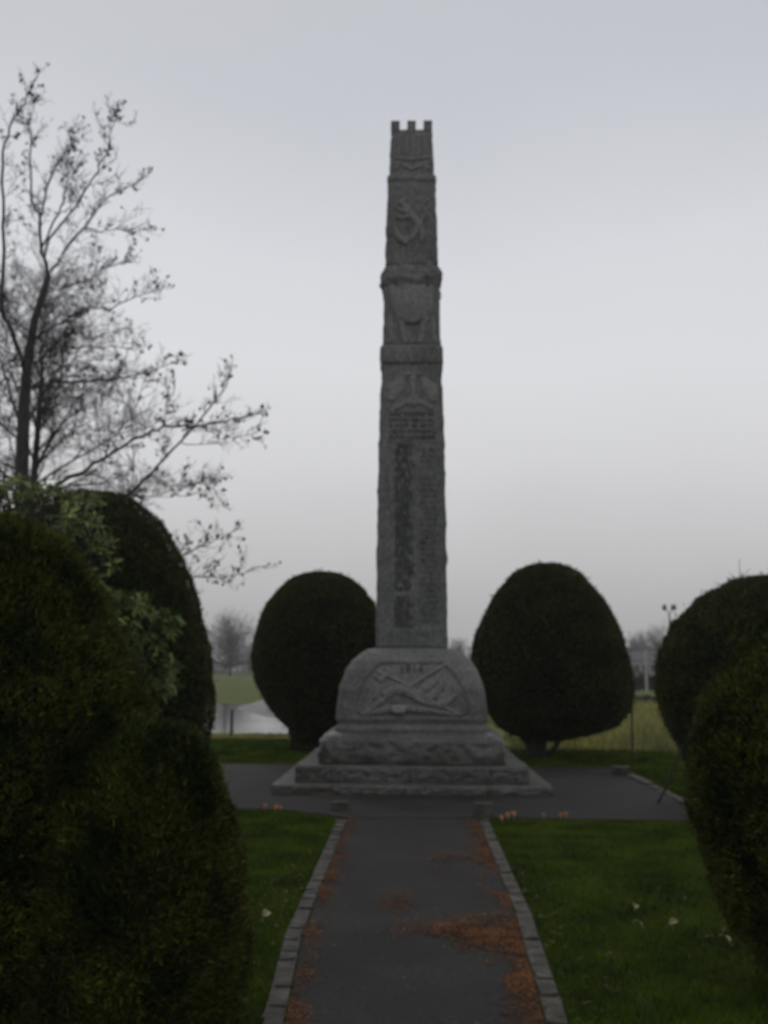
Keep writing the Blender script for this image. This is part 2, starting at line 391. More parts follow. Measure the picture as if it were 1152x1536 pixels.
lines = [([c1(330, 235), c1(430, 275), c1(560, 340), c1(720, 450), c1(930, 548)], [.035, .022, .02, .024, .03], .05),
         ([c1(830, 175), c1(700, 255), c1(560, 340), c1(420, 400), c1(225, 545)], [.02, .022, .022, .03, .045], .05),
         ([c1(310, 265), c1(345, 290), c1(390, 250)], [.03, .05, .03], .045),
         ([c1(380, 395), c1(480, 360), c1(560, 385), c1(640, 430)], [.05, .075, .07, .05], .055),
         ([c1(560, 400), c1(660, 455), c1(760, 475), c1(840, 455), c1(885, 410)], [.04, .045, .05, .05, .03], .06),
         ([c1(640, 400), c1(700, 330), c1(760, 290)], [.06, .07, .04], .04),
         ([c1(700, 430), c1(770, 370), c1(800, 300)], [.06, .06, .03], .055),
         ([c1(780, 440), c1(840, 390), c1(835, 320)], [.05, .05, .03], .04),
         ([c1(300, 430), c1(330, 380)], [.03, .02], .03),
         ([c1(240, 545), c1(420, 505), c1(560, 500), c1(700, 515), c1(900, 550)], [.03, .05, .05, .04, .03], .035)]
relief('crossed_arms_carving', -.78, .78, .94, 1.66, strokes(lines), lambda z: ped_front(z) + .018, M['carved'], ped)
wr = MB()
for i in range(26):
    a = random.uniform(0, 6.28); p = c1(487 + 38 * math.cos(a), 507 + 16 * math.sin(a)); z = p[1]
    wr.box((p[0], ped_front(z) - .045 + random.uniform(-.01, .01), z), (.05, .03, .04), random.random() * 3, (random.random(), random.random()), .006)
tag(wr.build('pale_rosette', M['white'], ped), 'small pale rosette below the crossed arms')
def text(name, s, size, x, z, y, mat, parent, ext=.008):
    cu = bpy.data.curves.new(name, 'FONT'); cu.body = s; cu.size = size; cu.extrude = ext; cu.align_x = 'CENTER'; cu.align_y = 'CENTER'
    tmp = bpy.data.objects.new(name, cu); col.objects.link(tmp); dg = bpy.context.evaluated_depsgraph_get()
    me = bpy.data.meshes.new_from_object(tmp.evaluated_get(dg)); bpy.data.objects.remove(tmp); bpy.data.curves.remove(cu)
    me.materials.clear(); me.materials.append(mat); o = bpy.data.objects.new(name, me); col.objects.link(o)
    o.parent = parent; o.rotation_euler = (R(90), 0, 0); o.location = Vector((x, y, z)) - parent_world(parent); return o
dt = text('carved_date', '1914', .17, c1(572, 218)[0], c1(572, 218)[1], ped_front(c1(572, 218)[1]) + .012, M['lead'], ped)
dt.rotation_euler = (R(90) - math.atan2(lerp(PEDP, 1.54) - lerp(PEDP, 1.62), .08) * .9, 0, 0)

# shaft
SH = [(zz(y), hw(y, h)) for y, h in ((971, 54.2), (900, 53.4), (800, 52), (700, 50), (640, 48.6), (580, 46.6), (574, 45.2), (545, 44.8))]
Z0, ZN0, ZN1 = SH[0][0], zz(945), zz(662)
def sh_cb(x, y, z, nx, ny):
    if abs(ny) <= .7: return 0
    h = lerp(SH, z); d = min(h * .80 - abs(x), z - ZN0, ZN1 - z)
    if d > 0: return -.018 * min(1, d / .02)
    return 0
shaft = loft(SH, .035, 40, .03, .010, 4, cb=sh_cb, seed=11, rough_edge=.03).build('shaft', M['granite_shaft'], mon, True)
def sh_front(z): return MY - lerp(SH, z)
def glyph_rows(name, x0, x1, z_top, z_bot, row, ragged, mat, parent, front, ch=.6):
    b = MB(); z = z_top; k = 0
    while z > z_bot:
        L_ = (x1 - x0) * (1 if not ragged else random.uniform(.72, 1.0)); x = x0
        if random.random() < .02 and ragged: z -= row; continue
        hh = row * ch
        while x < x0 + L_ - .02:
            wd = random.uniform(.5, .9) * hh * .8
            if random.random() < .14: x += wd; continue
            typ = random.randint(0, 4); y = front(z - hh / 2) - .002; t = hh * .26
            b.box((x + t / 2, y, z - hh / 2), (t, .012, hh))
            if typ in (0, 1, 3): b.box((x + wd - t, y, z - hh / 2), (t, .012, hh * .98))
            if typ in (1, 2): b.box((x + wd / 2, y, z - t / 2), (wd * .8, .010, t))
            if typ in (2, 3, 4): b.box((x + wd / 2, y, z - hh + t / 2), (wd * .8, .010, t))
            if typ in (0, 2): b.box((x + wd / 2, y, z - hh / 2), (wd * .8, .010, t))
            x += wd + hh * .28
        z -= row; k += 1
    o = b.build(name, mat, parent); o['kind'] = 'stuff'; return o
X = lambda px, py: at(px, py, 14.2).x
nf = lambda z: sh_front(z) + .016
glyph_rows('name_list', X(593, 800), X(622, 800), zz(666), zz(940), .058, True, M['lead'], shaft, nf, .84)
glyph_rows('name_list', X(631, 800), X(659, 800), zz(672), zz(935), .085, True, M['granite_shaft'], shaft, nf, .55)
glyph_rows('dedication_lettering', X(584, 630), X(652, 630), zz(619), zz(654), .085, False, M['lead'], shaft, lambda z: sh_front(z) + .002, .66)
def c2(x, y): return pp(560 + x / 9.6, 540 + y / 9.6, 14.22)
def ov(cx, cy, rx, ry, h, n=14):
    return [([c2(cx + rx * math.cos(a) * .55, cy + ry * math.sin(a) * .55) for a in [2 * math.pi * i / n for i in range(n + 1)]], .075, h)]
lines = [([c2(400, 290), c2(330, 400), c2(270, 540)], [.06, .115, .07], .045), ([c2(740, 290), c2(810, 400), c2(860, 540)], [.06, .115, .07], .045)]
lines += [([c2(570, 260), c2(570, 400), c2(573, 520), c2(575, 600)], [.05, .045, .035, .075], .06), ([c2(330, 690), c2(470, 610), c2(575, 570), c2(690, 610), c2(830, 690)], [.03, .045, .055, .045, .03], .045),
          ([c2(470, 195), c2(650, 195)], .03, .03)]
lines += [([c2(x, 640 + abs(x - 570) * .25), c2(x, 740)], .014, .022) for x in range(250, 900, 52)]
relief('wreath_and_torch_carving', c2(130, 0)[0], c2(1000, 0)[0], c2(0, 760)[1], c2(0, 150)[1], strokes(lines), sh_front, M['carved'], shaft)
bd = loft([(zz(546), hw(546, 45)), (zz(543), hw(543, 47.5)), (zz(520), hw(520, 47)), (zz(516), hw(516, 44))], .04, 20, .025, .012, 5, seed=21).build('lower_band', M['granite_shaft'], mon, True)
SP = [(zz(516), hw(516, 43.8)), (zz(470), hw(470, 42.2)), (zz(429), hw(429, 41.3))]
sb = loft(SP, .035, 20, .03, .012, 5, seed=31).build('shield_stage', M['granite_shaft'], mon, True)
def c3(x, y): return pp(540 + x / 5.486, 400 + y / 5.486, 14.26)
lines = []
def dome(x, z, c=c3(430, 290), rx=.30, rz=.34):
    q = ((x - c[0]) / rx) ** 2 + ((z - c[1]) / rz) ** 2
    h = .11 * math.sqrt(1 - q) + .02 if q < 1 else 0
    if h and q > .72: h += .015
    return h
sl = strokes([([c3(270, 170), c3(300, 330), c3(350, 480), c3(370, 620)], [.06, .06, .05, .04], .05), ([c3(590, 170), c3(580, 330), c3(520, 470), c3(500, 620)], [.05, .05, .05, .04], .05),
              ([c3(250, 420), c3(260, 600)], .03, .03), ([c3(600, 420), c3(610, 600)], .03, .03)])
relief('draped_helmet_carving', c3(215, 0)[0], c3(645, 0)[0], c3(0, 632)[1], c3(0, 150)[1], lambda x, z: max(dome(x, z), sl(x, z)), lambda z: MY - lerp(SP, z), M['carved'], sb)
loft([(zz(431), hw(431, 41)), (zz(427), hw(427, 43.5)), (zz(417), hw(417, 45.3)), (zz(407), hw(407, 44.5)), (zz(398), hw(398, 41.5)), (zz(394), hw(394, 39))], .09, 24, .02, .045, 5, seed=41).build('knotted_band', M['granite_shaft'], mon, True)
LP = [(zz(396), hw(396, 39.8)), (zz(330), hw(330, 37.8)), (zz(271), hw(271, 35.2))]
lb = loft(LP, .03, 20, .03, .012, 5, seed=51, rough_edge=.03).build('lion_stage', M['granite_shaft'], mon, True)
def c4(x, y): return pp(570 + x / 9.6, 260 + y / 9.6, 14.33)
lion = [([c4(330, 440), c4(400, 540), c4(480, 640), c4(560, 740)], [.05, .075, .06, .07], .07),      # body
        ([c4(300, 430), c4(350, 400)], [.045, .055], .08), ([c4(380, 560), c4(300, 540), c4(240, 500)], [.04, .03, .025], .05),
        ([c4(430, 620), c4(330, 650), c4(250, 640)], [.04, .03, .025], .05), ([c4(560, 740), c4(520, 850), c4(450, 960), c4(380, 980)], [.06, .05, .035, .03], .06),
        ([c4(560, 760), c4(620, 860), c4(600, 970)], [.05, .04, .03], .05), ([c4(590, 700), c4(660, 600), c4(620, 480), c4(680, 380)], [.03, .025, .02, .035], .05),
        ([c4(210, 800), c4(260, 920), c4(370, 1000), c4(430, 930)], [.035, .055, .06, .04], .07)]
relief('rampant_lion_carving', c4(160, 0)[0], c4(740, 0)[0], c4(0, 1090)[1], c4(0, 330)[1], strokes(lion), lambda z: MY - lerp(LP, z), M['carved'], lb)
crown = loft([(zz(272), hw(272, 35)), (zz(270), hw(270, 37)), (zz(263), hw(263, 36.4)), (zz(261), hw(261, 33.8)), (zz(194), hw(194, 30.8))], .03, 20, .03, .012, 6, seed=61).build('battlemented_crown', M['granite_shaft'], mon, True)
CP = [(zz(261), hw(261, 33.8)), (zz(194), hw(194, 30.8))]
def c5(x, y): return pp(540 + x / 5.486, 160 + y / 5.486, 14.38)
lines = [([c5(x, 240), c5(x - (430 - x) * .12, 400)], .022, .035) for x in (330, 385, 480, 530)]
lines += [([c5(300, 425), c5(430, 440), c5(570, 420)], .03, .035), ([c5(360, 490), c5(430, 520), c5(500, 490)], .035, .04), ([c5(320, 470), c5(300, 510)], .03, .03), ([c5(545, 470), c5(560, 510)], .03, .03)]
relief('crown_carving', c5(290, 0)[0], c5(590, 0)[0], c5(0, 530)[1], c5(0, 220)[1], strokes(lines), lambda z: MY - lerp(CP[::1], z), M['carved'], crown)
hc = hw(190, 30.8); zc0, zc1 = zz(194), zz(181)
for i in (-1, 0, 1):
    for j in (-1, 0, 1):
        if i == 0 and j == 0: continue
        mb = MB(); mb.box((i * (hc - .065), MY + j * (hc - .065), (zc0 + zc1) / 2 - .01), (.132, .132, zc1 - zc0 + .02), 0, (0, 0), .004); mb.build('merlon', M['granite_shaft'], crown)

# low stone blocks at the kerb ends
def block(p, sz, label, tilt=0):
    b = MB()
    h = sz[2]
    b.box((p.x, p.y, h / 2 - .03), (sz[0], sz[1], h + .06), tilt, (0, 0), .006, .92)
    o = b.build('stone_block', M['granite_pale']); return tag(o, label, 'stone block', 'low granite blocks at the path corners')
block(gr(511, 1216), (.20, .16, .10), 'low granite block ending the left path kerb')
block(gr(725, 1229), (.20, .18, .17), 'taller dark-faced granite block ending the right path kerb', .1)
block(gr(932, 1163), (.26, .22, .13), 'low granite block at the far right corner of the forecourt, beside lawn')
block(gr(311, 1158), (.26, .22, .13), 'low granite block at the far left corner of the forecourt, beside clipped yew')

# ------------------------------------------------------------------ yews
def sprig_arrays(P, Nn, Ln, wd, k, spread, up=.5, droop=0):
    """k thin triangles fanned from each point; returns V,F"""
    n = len(P); T = []
    Pn = np.repeat(P, k, 0); Nr = np.repeat(Nn, k, 0)
    d = Nr + RNG.normal(0, spread, Nr.shape); d[:, 2] += up
    d /= np.linalg.norm(d, axis=1, keepdims=True)
    s = np.cross(d, RNG.normal(0, 1, d.shape)); s /= np.linalg.norm(s, axis=1, keepdims=True) + 1e-9
    l = Ln * RNG.uniform(.5, 1.3, (len(d), 1)); ww = wd * RNG.uniform(.6, 1.3, (len(d), 1))
    off = RNG.normal(0, Ln * .25, Pn.shape)
    a = Pn + off - d * l * .35; V = np.stack([a - s * ww * .5 + d * l * .3, a + s * ww * .5 + d * l * .3, a + d * l, a], 1).reshape(-1, 3)
    b = np.arange(len(d))[:, None] * 4
    Fc = np.concatenate([b + np.array([[3, 1, 2, 0]])], 0)
    return V, Fc
def vnoise(P, f, seed=0):
    return np.array([noise.noise(Vector((p[0] * f + seed, p[1] * f, p[2] * f))) for p in P])
def yew(name, label, D, sil, cpx, cnt, leaf, k, mat, lump=(.05, 3.0, .03, 9.0), stems=None, trunk_r=.12, base=None, extra=None, top_z=None, group='clipped yews around the memorial', spread=.55, parent=None, shells=None):
    """sil: (py, leftpx, rightpx) rows; solid of revolution with different left and right radii"""
    zs = []
    for py, l, r in sil:
        a = at(l, py, D); b = at(r, py, D); zs.append((a.z, a.x, b.x))
    zs.sort()
    cx = at(cpx, 1000, D).x
    root = parent
    if root is None:
        root = empty(name, (cx, D, 0)); tag(root, label, 'topiary yew', group)
    Z = np.array([q[0] for q in zs]); XL = cx - np.array([q[1] for q in zs]); XR = np.array([q[2] for q in zs]) - cx
    def pt(z, ph):
        l = np.interp(z, Z, XL); r = np.interp(z, Z, XR); c = np.cos(ph)
        wgt = (1 + c) / 2; rad = r * wgt + l * (1 - wgt)
        return np.stack([cx + rad * c, D + rad * np.sin(ph), z], -1)
    zt = np.linspace(Z[0], Z[-1], 600)
    rad = (np.interp(zt, Z, XL) + np.interp(zt, Z, XR)) / 2
    ds = np.hypot(np.diff(zt), np.diff(rad)) * (rad[1:] + rad[:-1]) / 2 + 1e-6
    # pole caps
    cdf = np.concatenate([[0], np.cumsum(ds)]); cdf /= cdf[-1]
    def lumpf(P):
        a = vnoise(P, lump[1]) * lump[0]
        return a
    def place(n):
        u = RNG.uniform(0, 1, n); z = np.interp(u, cdf, zt); ph = RNG.uniform(0, 2 * math.pi, n)
        P = pt(z, ph); e = .02
        Pz = pt(np.clip(z + e, Z[0], Z[-1]), ph) - pt(np.clip(z - e, Z[0], Z[-1]), ph); Pp = pt(z, ph + e) - pt(z, ph - e)
        Nn = np.cross(Pp, Pz); Nn /= np.linalg.norm(Nn, axis=1, keepdims=True) + 1e-9
        return P, Nn
    P, Nn = place(cnt)
    lu = lumpf(P); fine = vnoise(P, lump[3], 50) * lump[2]
    P = P + Nn * (lu + fine - lump[0] * .35 - leaf[0] * .45 + RNG.normal(0, leaf[0] * .18, len(P)))[:, None]
    V, Fc = sprig_arrays(P, Nn, leaf[0], leaf[1], k, spread)
    # stray shoots poking out of the clipped surface
    P2, N2 = place(cnt // 220); P2 = P2 + N2 * leaf[0] * .5
    V2, F2 = sprig_arrays(P2, N2, leaf[0] * 1.3, leaf[1], 2, .4, .7)
    V = np.concatenate([V, V2]); Fc = np.concatenate([Fc, F2 + len(V) - len(V2)])
    cr = np_mesh('crown', V, Fc, mat, root)
    # dense twiggy inside of the crown
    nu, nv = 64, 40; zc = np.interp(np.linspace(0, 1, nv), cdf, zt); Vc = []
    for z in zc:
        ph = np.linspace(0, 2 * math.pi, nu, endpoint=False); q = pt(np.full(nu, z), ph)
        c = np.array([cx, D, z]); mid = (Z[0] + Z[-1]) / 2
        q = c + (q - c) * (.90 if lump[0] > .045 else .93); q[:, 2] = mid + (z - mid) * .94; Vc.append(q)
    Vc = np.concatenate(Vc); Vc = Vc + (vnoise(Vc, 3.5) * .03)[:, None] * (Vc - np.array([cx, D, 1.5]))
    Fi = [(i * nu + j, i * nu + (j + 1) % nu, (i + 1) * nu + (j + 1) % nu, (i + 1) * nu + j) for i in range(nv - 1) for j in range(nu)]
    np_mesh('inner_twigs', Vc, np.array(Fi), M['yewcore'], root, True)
    if stems:
        for pts, r0 in stems:
            tb = MB(); tb.tube([at(x, y, D) if y < 1e5 else None for x, y in pts], [r0 * (1.25 if i == 0 else 1) for i in range(len(pts))], 10); tb.build('trunk', M['bark'], root, True)
    else:
        tb = MB(); tb.tube([(cx, D, -.05), (cx + .03, D, .3), (cx, D, Z[0] + .6)], [trunk_r * 1.3, trunk_r, trunk_r * .8], 10); tb.build('trunk', M['bark'], root, True)
    return root
# A: behind the memorial on the left
silA = [(857, 478, 487), (860, 452, 512), (868, 436, 528), (882, 420, 545), (905, 401, 562), (930, 389, 574), (960, 381, 582), (992, 378, 584), (1025, 384, 578), (1055, 399, 565), (1078, 418, 548), (1094, 434, 532), (1104, 437, 528), (1122, 434, 525)]
yew('clipped_yew', 'round clipped yew with wide stump behind the left side of the memorial', 19.6, silA, 482, 90000, (.055, .017), 1, M['yew'], lump=(.025, 2.2, .012, 9))
silB = [(844, 808, 832), (850, 788, 853), (862, 767, 874), (885, 746, 893), (918, 727, 916), (955, 712, 933), (990, 706, 943), (1030, 712, 949), (1062, 728, 945), (1088, 745, 925), (1102, 768, 885), (1108, 785, 855), (1112, 795, 830)]
yew('clipped_yew', 'egg-shaped clipped yew on a short forked stem right of the memorial', 18.2, silB, 820, 95000, (.055, .017), 1, M['yew'], lump=(.025, 2.2, .014, 9),
    stems=[([(806, 1139), (806, 1120), (810, 1090)], .16), ([(818, 1138), (832, 1122), (845, 1098)], .045), ([(800, 1137), (793, 1118), (780, 1100)], .05)])
silC = [(737, 128, 165), (742, 95, 190), (752, 60, 208), (785, 25, 243), (835, -12, 273), (900, -35, 297), (970, -48, 313), (1035, -50, 320), (1080, -46, 318), (1115, -35, 308), (1137, -20, 297), (1160, 20, 262), (1170, 80, 220)]
yew('clipped_yew', 'large domed yew behind the broad-leaved shrub, left of the forecourt', 12.0, silC, 140, 105000, (.045, .013), 1, M['yew'], lump=(.025, 2.5, .018, 9))
silD = [(861, 1140, 1180), (866, 1105, 1212), (877, 1083, 1235), (895, 1048, 1265), (935, 1011, 1300), (980, 990, 1325), (1030, 984, 1335), (1080, 998, 1325), (1112, 1014, 1310), (1142, 1031, 1290), (1160, 1060, 1260), (1170, 1100, 1220)]
yew('clipped_yew', 'rounded yew at the right edge, behind the leaning bare sapling', 12.5, silD, 1160, 105000, (.05, .014), 1, M['yew'], lump=(.035, 2.5, .02, 8))
silE = [(868, 1245, 1300), (880, 1198, 1350), (900, 1163, 1385), (935, 1143, 1410), (985, 1101, 1435), (1050, 1055, 1475), (1110, 1036, 1492), (1180, 1031, 1497), (1235, 1040, 1492), (1330, 1066, 1472), (1400, 1102, 1442), (1460, 1148, 1402), (1490, 1210, 1340)]
yew('clipped_yew', 'nearest yew on the right, cut off by the photo edge', 5.2, silE, 1265, 75000, (.034, .0065), 3, M['yewnear'], lump=(.045, 3.2, .022, 10), spread=.6)
silF = [(772, -60, 10), (780, -110, 52), (797, -150, 85), (830, -200, 118), (880, -240, 152), (960, -280, 190), (1040, -310, 222), (1100, -330, 240), (1200, -345, 258), (1300, -350, 262), (1420, -345, 255), (1500, -320, 230), (1520, -250, 170)]
rf = yew('clipped_yew', 'tall two-lobed yew filling the near left corner', 5.0, silF, -40, 110000, (.034, .0065), 3, M['yewnear'], lump=(.05, 3.0, .022, 10), spread=.6)  # yellow-green leaf tints fall at random over the whole plant
silF2 = [(1084, 215, 262), (1090, 175, 285), (1106, 140, 303), (1138, 105, 322), (1190, 70, 340), (1280, 40, 358), (1360, 20, 369), (1420, 15, 373), (1480, 20, 369), (1530, 40, 354), (1560, 90, 310)]
# lower lobe belongs to the same plant
yew('clipped_yew', '', 4.7, silF2, 205, 85000, (.034, .0065), 3, M['yewnear'], lump=(.035, 3.5, .022, 10), parent=rf, spread=.6)

# ------------------------------------------------------------------ broad-leaved shrub
def leaf_fan(b, tip, axis, n, ln, droop=.3):
    axis = axis.normalized(); u = axis.cross(Vector((.2, .3, .9))).normalized(); v = axis.cross(u)
    for i in range(n):
        a = 2 * math.pi * (i + random.uniform(-.3, .3)) / n; d = (u * math.cos(a) + v * math.sin(a)) * random.uniform(.7, 1.1) + axis * random.uniform(.1, .8)
        d.z -= droop * random.uniform(.3, 1.6); d.normalize(); l = ln * random.uniform(.6, 1.15); wv = d.cross(axis + Vector((random.uniform(-.3, .3),) * 3)).normalized() * l * .17
        nrm = wv.cross(d).normalized()
        p = tip; q = []
        mid = p + d * l * .5 - Vector((0, 0, l * .03)); end = p + d * l - Vector((0, 0, l * .14))
        s = nrm * l * .05
        b.add([p, p + d * l * .28 + wv * .8 + s, mid + wv + s, p + d * l * .8 + wv * .55 - Vector((0, 0, l * .07)), end,
               p + d * l * .8 - wv * .55 - Vector((0, 0, l * .07)), mid - wv + s, p + d * l * .28 - wv * .8 + s, mid, p + d * l * .25],
              [(0, 9, 1), (9, 8, 2, 1), (8, 4, 3, 2), (0, 7, 9), (9, 7, 6, 8), (8, 6, 5, 4)])
shr = empty('broad_leaved_shrub', (at(90, 900, 8).x, 8.0, 0))
tag(shr, 'loose broad-leaved evergreen shrub between the near and far left yews', 'shrub')
lb_ = MB(); br = MB(); bu = MB()
def inpoly(x, y, P):
    c = False; j = len(P) - 1
    for i in range(len(P)):
        if (P[i][1] > y) != (P[j][1] > y) and x < (P[j][0] - P[i][0]) * (y - P[i][1]) / (P[j][1] - P[i][1]) + P[i][0]: c = not c
        j = i
    return c
polys = [([(-60, 705), (0, 708), (60, 720), (115, 735), (150, 755), (152, 790), (140, 830), (110, 850), (80, 830), (-60, 800)], 150, .6, 7.6),
         ([(105, 845), (160, 868), (200, 895), (262, 920), (262, 945), (235, 965), (205, 960), (180, 945), (140, 900), (110, 880)], 60, .3, 7.0),
         ([(165, 940), (200, 960), (228, 985), (215, 1005), (180, 980)], 8, .2, 7.0), ([(228, 990), (250, 985), (264, 1010), (258, 1050), (225, 1040), (210, 1020)], 16, .2, 7.0),
         ([(130, 800), (170, 800), (185, 845), (160, 860)], 5, .3, 7.3), ([(0, 800), (110, 860), (180, 960), (210, 1040), (215, 1100), (60, 1100), (-60, 1000)], 90, .6, 7.6)]
base = Vector((at(90, 900, 8).x, 8.0, 0))
for P, n_, sd_, D0 in polys:
    x0 = min(p[0] for p in P); x1 = max(p[0] for p in P); y0 = min(p[1] for p in P); y1 = max(p[1] for p in P); k = 0
    while k < n_:
        x = random.uniform(x0, x1); y = random.uniform(y0, y1)
        if not inpoly(x, y, P): continue
        if (x - 55) ** 2 + (y - 768) ** 2 < 18 ** 2: k += 1; continue
        k += 1; tip = at(x, y, D0 + random.uniform(-sd_, sd_)); ax = Vector((tip.x - base.x, tip.y - base.y - .3, .8 + random.uniform(-.3, .5)))
        leaf_fan(lb_, tip, ax, random.randint(6, 9), .098)
        if random.random() < .5:
            bu.tube([tip, tip + ax.normalized() * .03, tip + ax.normalized() * .05], [.006, .009, .002], 5)
        m1 = base.lerp(tip, .45) + Vector((random.uniform(-.1, .1), random.uniform(-.1, .1), .25)); m2 = tip - ax.normalized() * .15
        br.tube([base.lerp(m1, .02), m1, m2, tip], [.012, .010, .006, .004], 4, False)
lb_.build('leaves', M['broad'], shr); br.build('stems', M['bark'], shr); bo_ = bu.build('buds', M['bud'], shr); bo_['kind'] = 'stuff'

# ------------------------------------------------------------------ bare trees
def rand_dir(d, ang):
    v = Vector((random.gauss(0, 1), random.gauss(0, 1), random.gauss(0, 1))); v -= v.dot(d) * d
    if v.length < 1e-4: v = Vector((1, 0, 0))
    v.normalize(); return (d * math.cos(ang) + v * math.sin(ang)).normalized()
MINR = .0035
def twig(b, lf, p, d, ln, r, lvl, sag=0.0, leafp=.5, lsz=.05, upb=.18):
    n = 4; pts = [p]; dd = d.copy()
    for i in range(n):
        dd = (dd + Vector((random.gauss(0, .13), random.gauss(0, .13), random.gauss(0, .10) + upb * .5 - sag))).normalized(); pts.append(pts[-1] + dd * ln / n)
    b.tube(pts, [r * (1 - .7 * i / n) for i in range(n + 1)], 4 if r > .012 else 3, False)
    if lvl > 0:
        for i in range(1, n + 1):
            for _ in range(random.choice((1, 1, 2)) if i < n else 2):
                t = random.random(); q = pts[i - 1].lerp(pts[i], t if i < n else 1)
                twig(b, lf, q, rand_dir((pts[i] - pts[i - 1]).normalized(), R(random.uniform(25, 60))), ln * random.uniform(.35, .6), max(r * .5, MINR), lvl - 1, sag, leafp, lsz, upb)
    elif lf is not None and random.random() < leafp:
        q = pts[-1]
        for _ in range(random.randint(1, 3)):
            s = lsz * random.uniform(.6, 1.4); o = q + Vector((random.gauss(0, s * .5), random.gauss(0, s * .5), -s * random.uniform(.2, 1)))
            e1 = rand_dir(Vector((0, 0, -1)), R(random.uniform(0, 40))) * s * 1.5; e2 = rand_dir(Vector((1, 0, 0)), R(random.uniform(0, 70))) * s * .5
            lf.add([o - e1 * .5, o + e2, o + e1 * .6, o - e2], [(0, 1, 2, 3)])
t1 = empty('bare_tree', (at(34, 1000, 15.5).x, 15.5, 0))
tag(t1, 'slender bare tree with withered seed clusters, reaching over the left yews', 'tree', 'bare trees on the left')
D1 = 15.5
def P1(pts, d0=0, d1=0):
    n_ = len(pts); return [at(x, y, D1 + d0 + (d1 - d0) * i / max(1, n_ - 1)) for i, (x, y) in enumerate(pts)]
trunk = MB(); crownb = MB(); lf1 = MB()
tb_pts = [Vector((at(34, 1000, D1).x, D1, -.1))] + P1([(33, 1000), (32, 850), (33, 700), (36, 610), (42, 540), (52, 480), (73, 413)])
trunk.tube(tb_pts, [.17, .15, .13, .108, .095, .075, .062, .052], 10)
trunk.build('trunk', M['bark'], t1, True)
limbs = [([(40, 560), (35, 542), (17, 497), (1, 462), (5, 390), (5, 323), (4, 226), (17, 184), (35, 156), (57, 113)], .06, -.3, -1.0),
         ([(73, 413), (62, 379), (60, 326), (47, 302), (45, 236), (45, 191), (52, 150)], .045, 0, .6),
         ([(60, 326), (69, 285), (83, 250), (104, 219), (111, 191)], .028, .2, -.5), ([(62, 372), (87, 320), (101, 285), (101, 243), (108, 212)], .028, 0, .9),
         ([(66, 390), (73, 358), (115, 309), (139, 267), (160, 229), (170, 184), (173, 172)], .032, 0, -1.0),
         ([(74, 413), (94, 379), (128, 340), (153, 306), (180, 285), (212, 270)], .035, 0, .7), ([(128, 340), (149, 347), (185, 342), (222, 344)], .018, .4, .2),
         ([(48, 505), (83, 490), (122, 462), (167, 462), (208, 443), (225, 438)], .03, 0, -.8), ([(73, 430), (87, 434), (139, 417), (156, 403), (194, 389)], .022, 0, .5),
         ([(42, 548), (70, 535), (104, 524), (160, 520), (201, 524)], .03, 0, 1.0), ([(40, 582), (84, 573), (164, 570), (219, 560), (268, 541)], .035, 0, -.6),
         ([(33, 760), (70, 735), (117, 711), (164, 682), (204, 657), (248, 640), (303, 638), (350, 630), (388, 620)], .05, 0, -1.2),
         ([(33, 830), (90, 810), (150, 775), (190, 744), (226, 711), (270, 664), (314, 613), (338, 580), (346, 556)], .05, .2, .2),
         ([(200, 733), (199, 704), (200, 624), (215, 573)], .016, .2, .3), ([(226, 711), (255, 730), (290, 724), (310, 728), (322, 735)], .016, .2, -.3),
         ([(248, 640), (250, 610), (262, 580)], .012, -.8, -.9), ([(270, 664), (310, 668), (340, 655), (375, 652)], .012, .2, .3),
         ([(33, 890), (120, 880), (200, 862), (250, 845), (285, 828), (315, 815), (345, 800)], .035, .2, .4), ([(200, 862), (262, 872), (290, 866), (343, 866), (392, 850)], .022, .3, -.2),
         ([(117, 711), (150, 712), (180, 740), (240, 745), (290, 742)], .02, -.3, .8), ([(36, 640), (60, 600), (70, 560), (95, 500), (120, 470)], .025, 0, 1.2),
         ([(35, 650), (18, 600), (8, 560), (-20, 510), (-60, 440)], .04, 0, .8), ([(36, 600), (60, 570), (110, 545), (150, 540)], .018, 0, .6)]
for pts, r0, d0, d1 in limbs:
    W = P1(pts, d0, d1)
    fine = []
    for i in range(len(W) - 1):
        for k in range(4): fine.append(W[i].lerp(W[i + 1], k / 4) + Vector((random.gauss(0, .012), random.gauss(0, .012), random.gauss(0, .012))))
    fine.append(W[-1]); K = len(fine)
    crownb.tube(fine, [max(r0 * .7 * (1 - .85 * i / K), .006) for i in range(K)], 6, False)
    tot = sum((fine[i + 1] - fine[i]).length for i in range(K - 1))
    for i in range(int(K * .25), K):
        if random.random() < 1.1:
            dd = (fine[i] - fine[i - 1]).normalized(); fr = i / K
            twig(crownb, lf1, fine[i], rand_dir(dd, R(random.uniform(25, 65))), random.uniform(.22, .68) * (1.1 - .72 * fr), random.uniform(.0045, .007), 2 if random.random() < .75 else 1, 0, .09, .036)
    twig(crownb, lf1, fine[-1], (fine[-1] - fine[-2]).normalized(), .2, .005, 1, 0, .4, .042)
MINR = .0045
crownb.build('crown', M['twig'], t1); lf1.build('withered_seed_clusters', M['deadleaf'], t1)

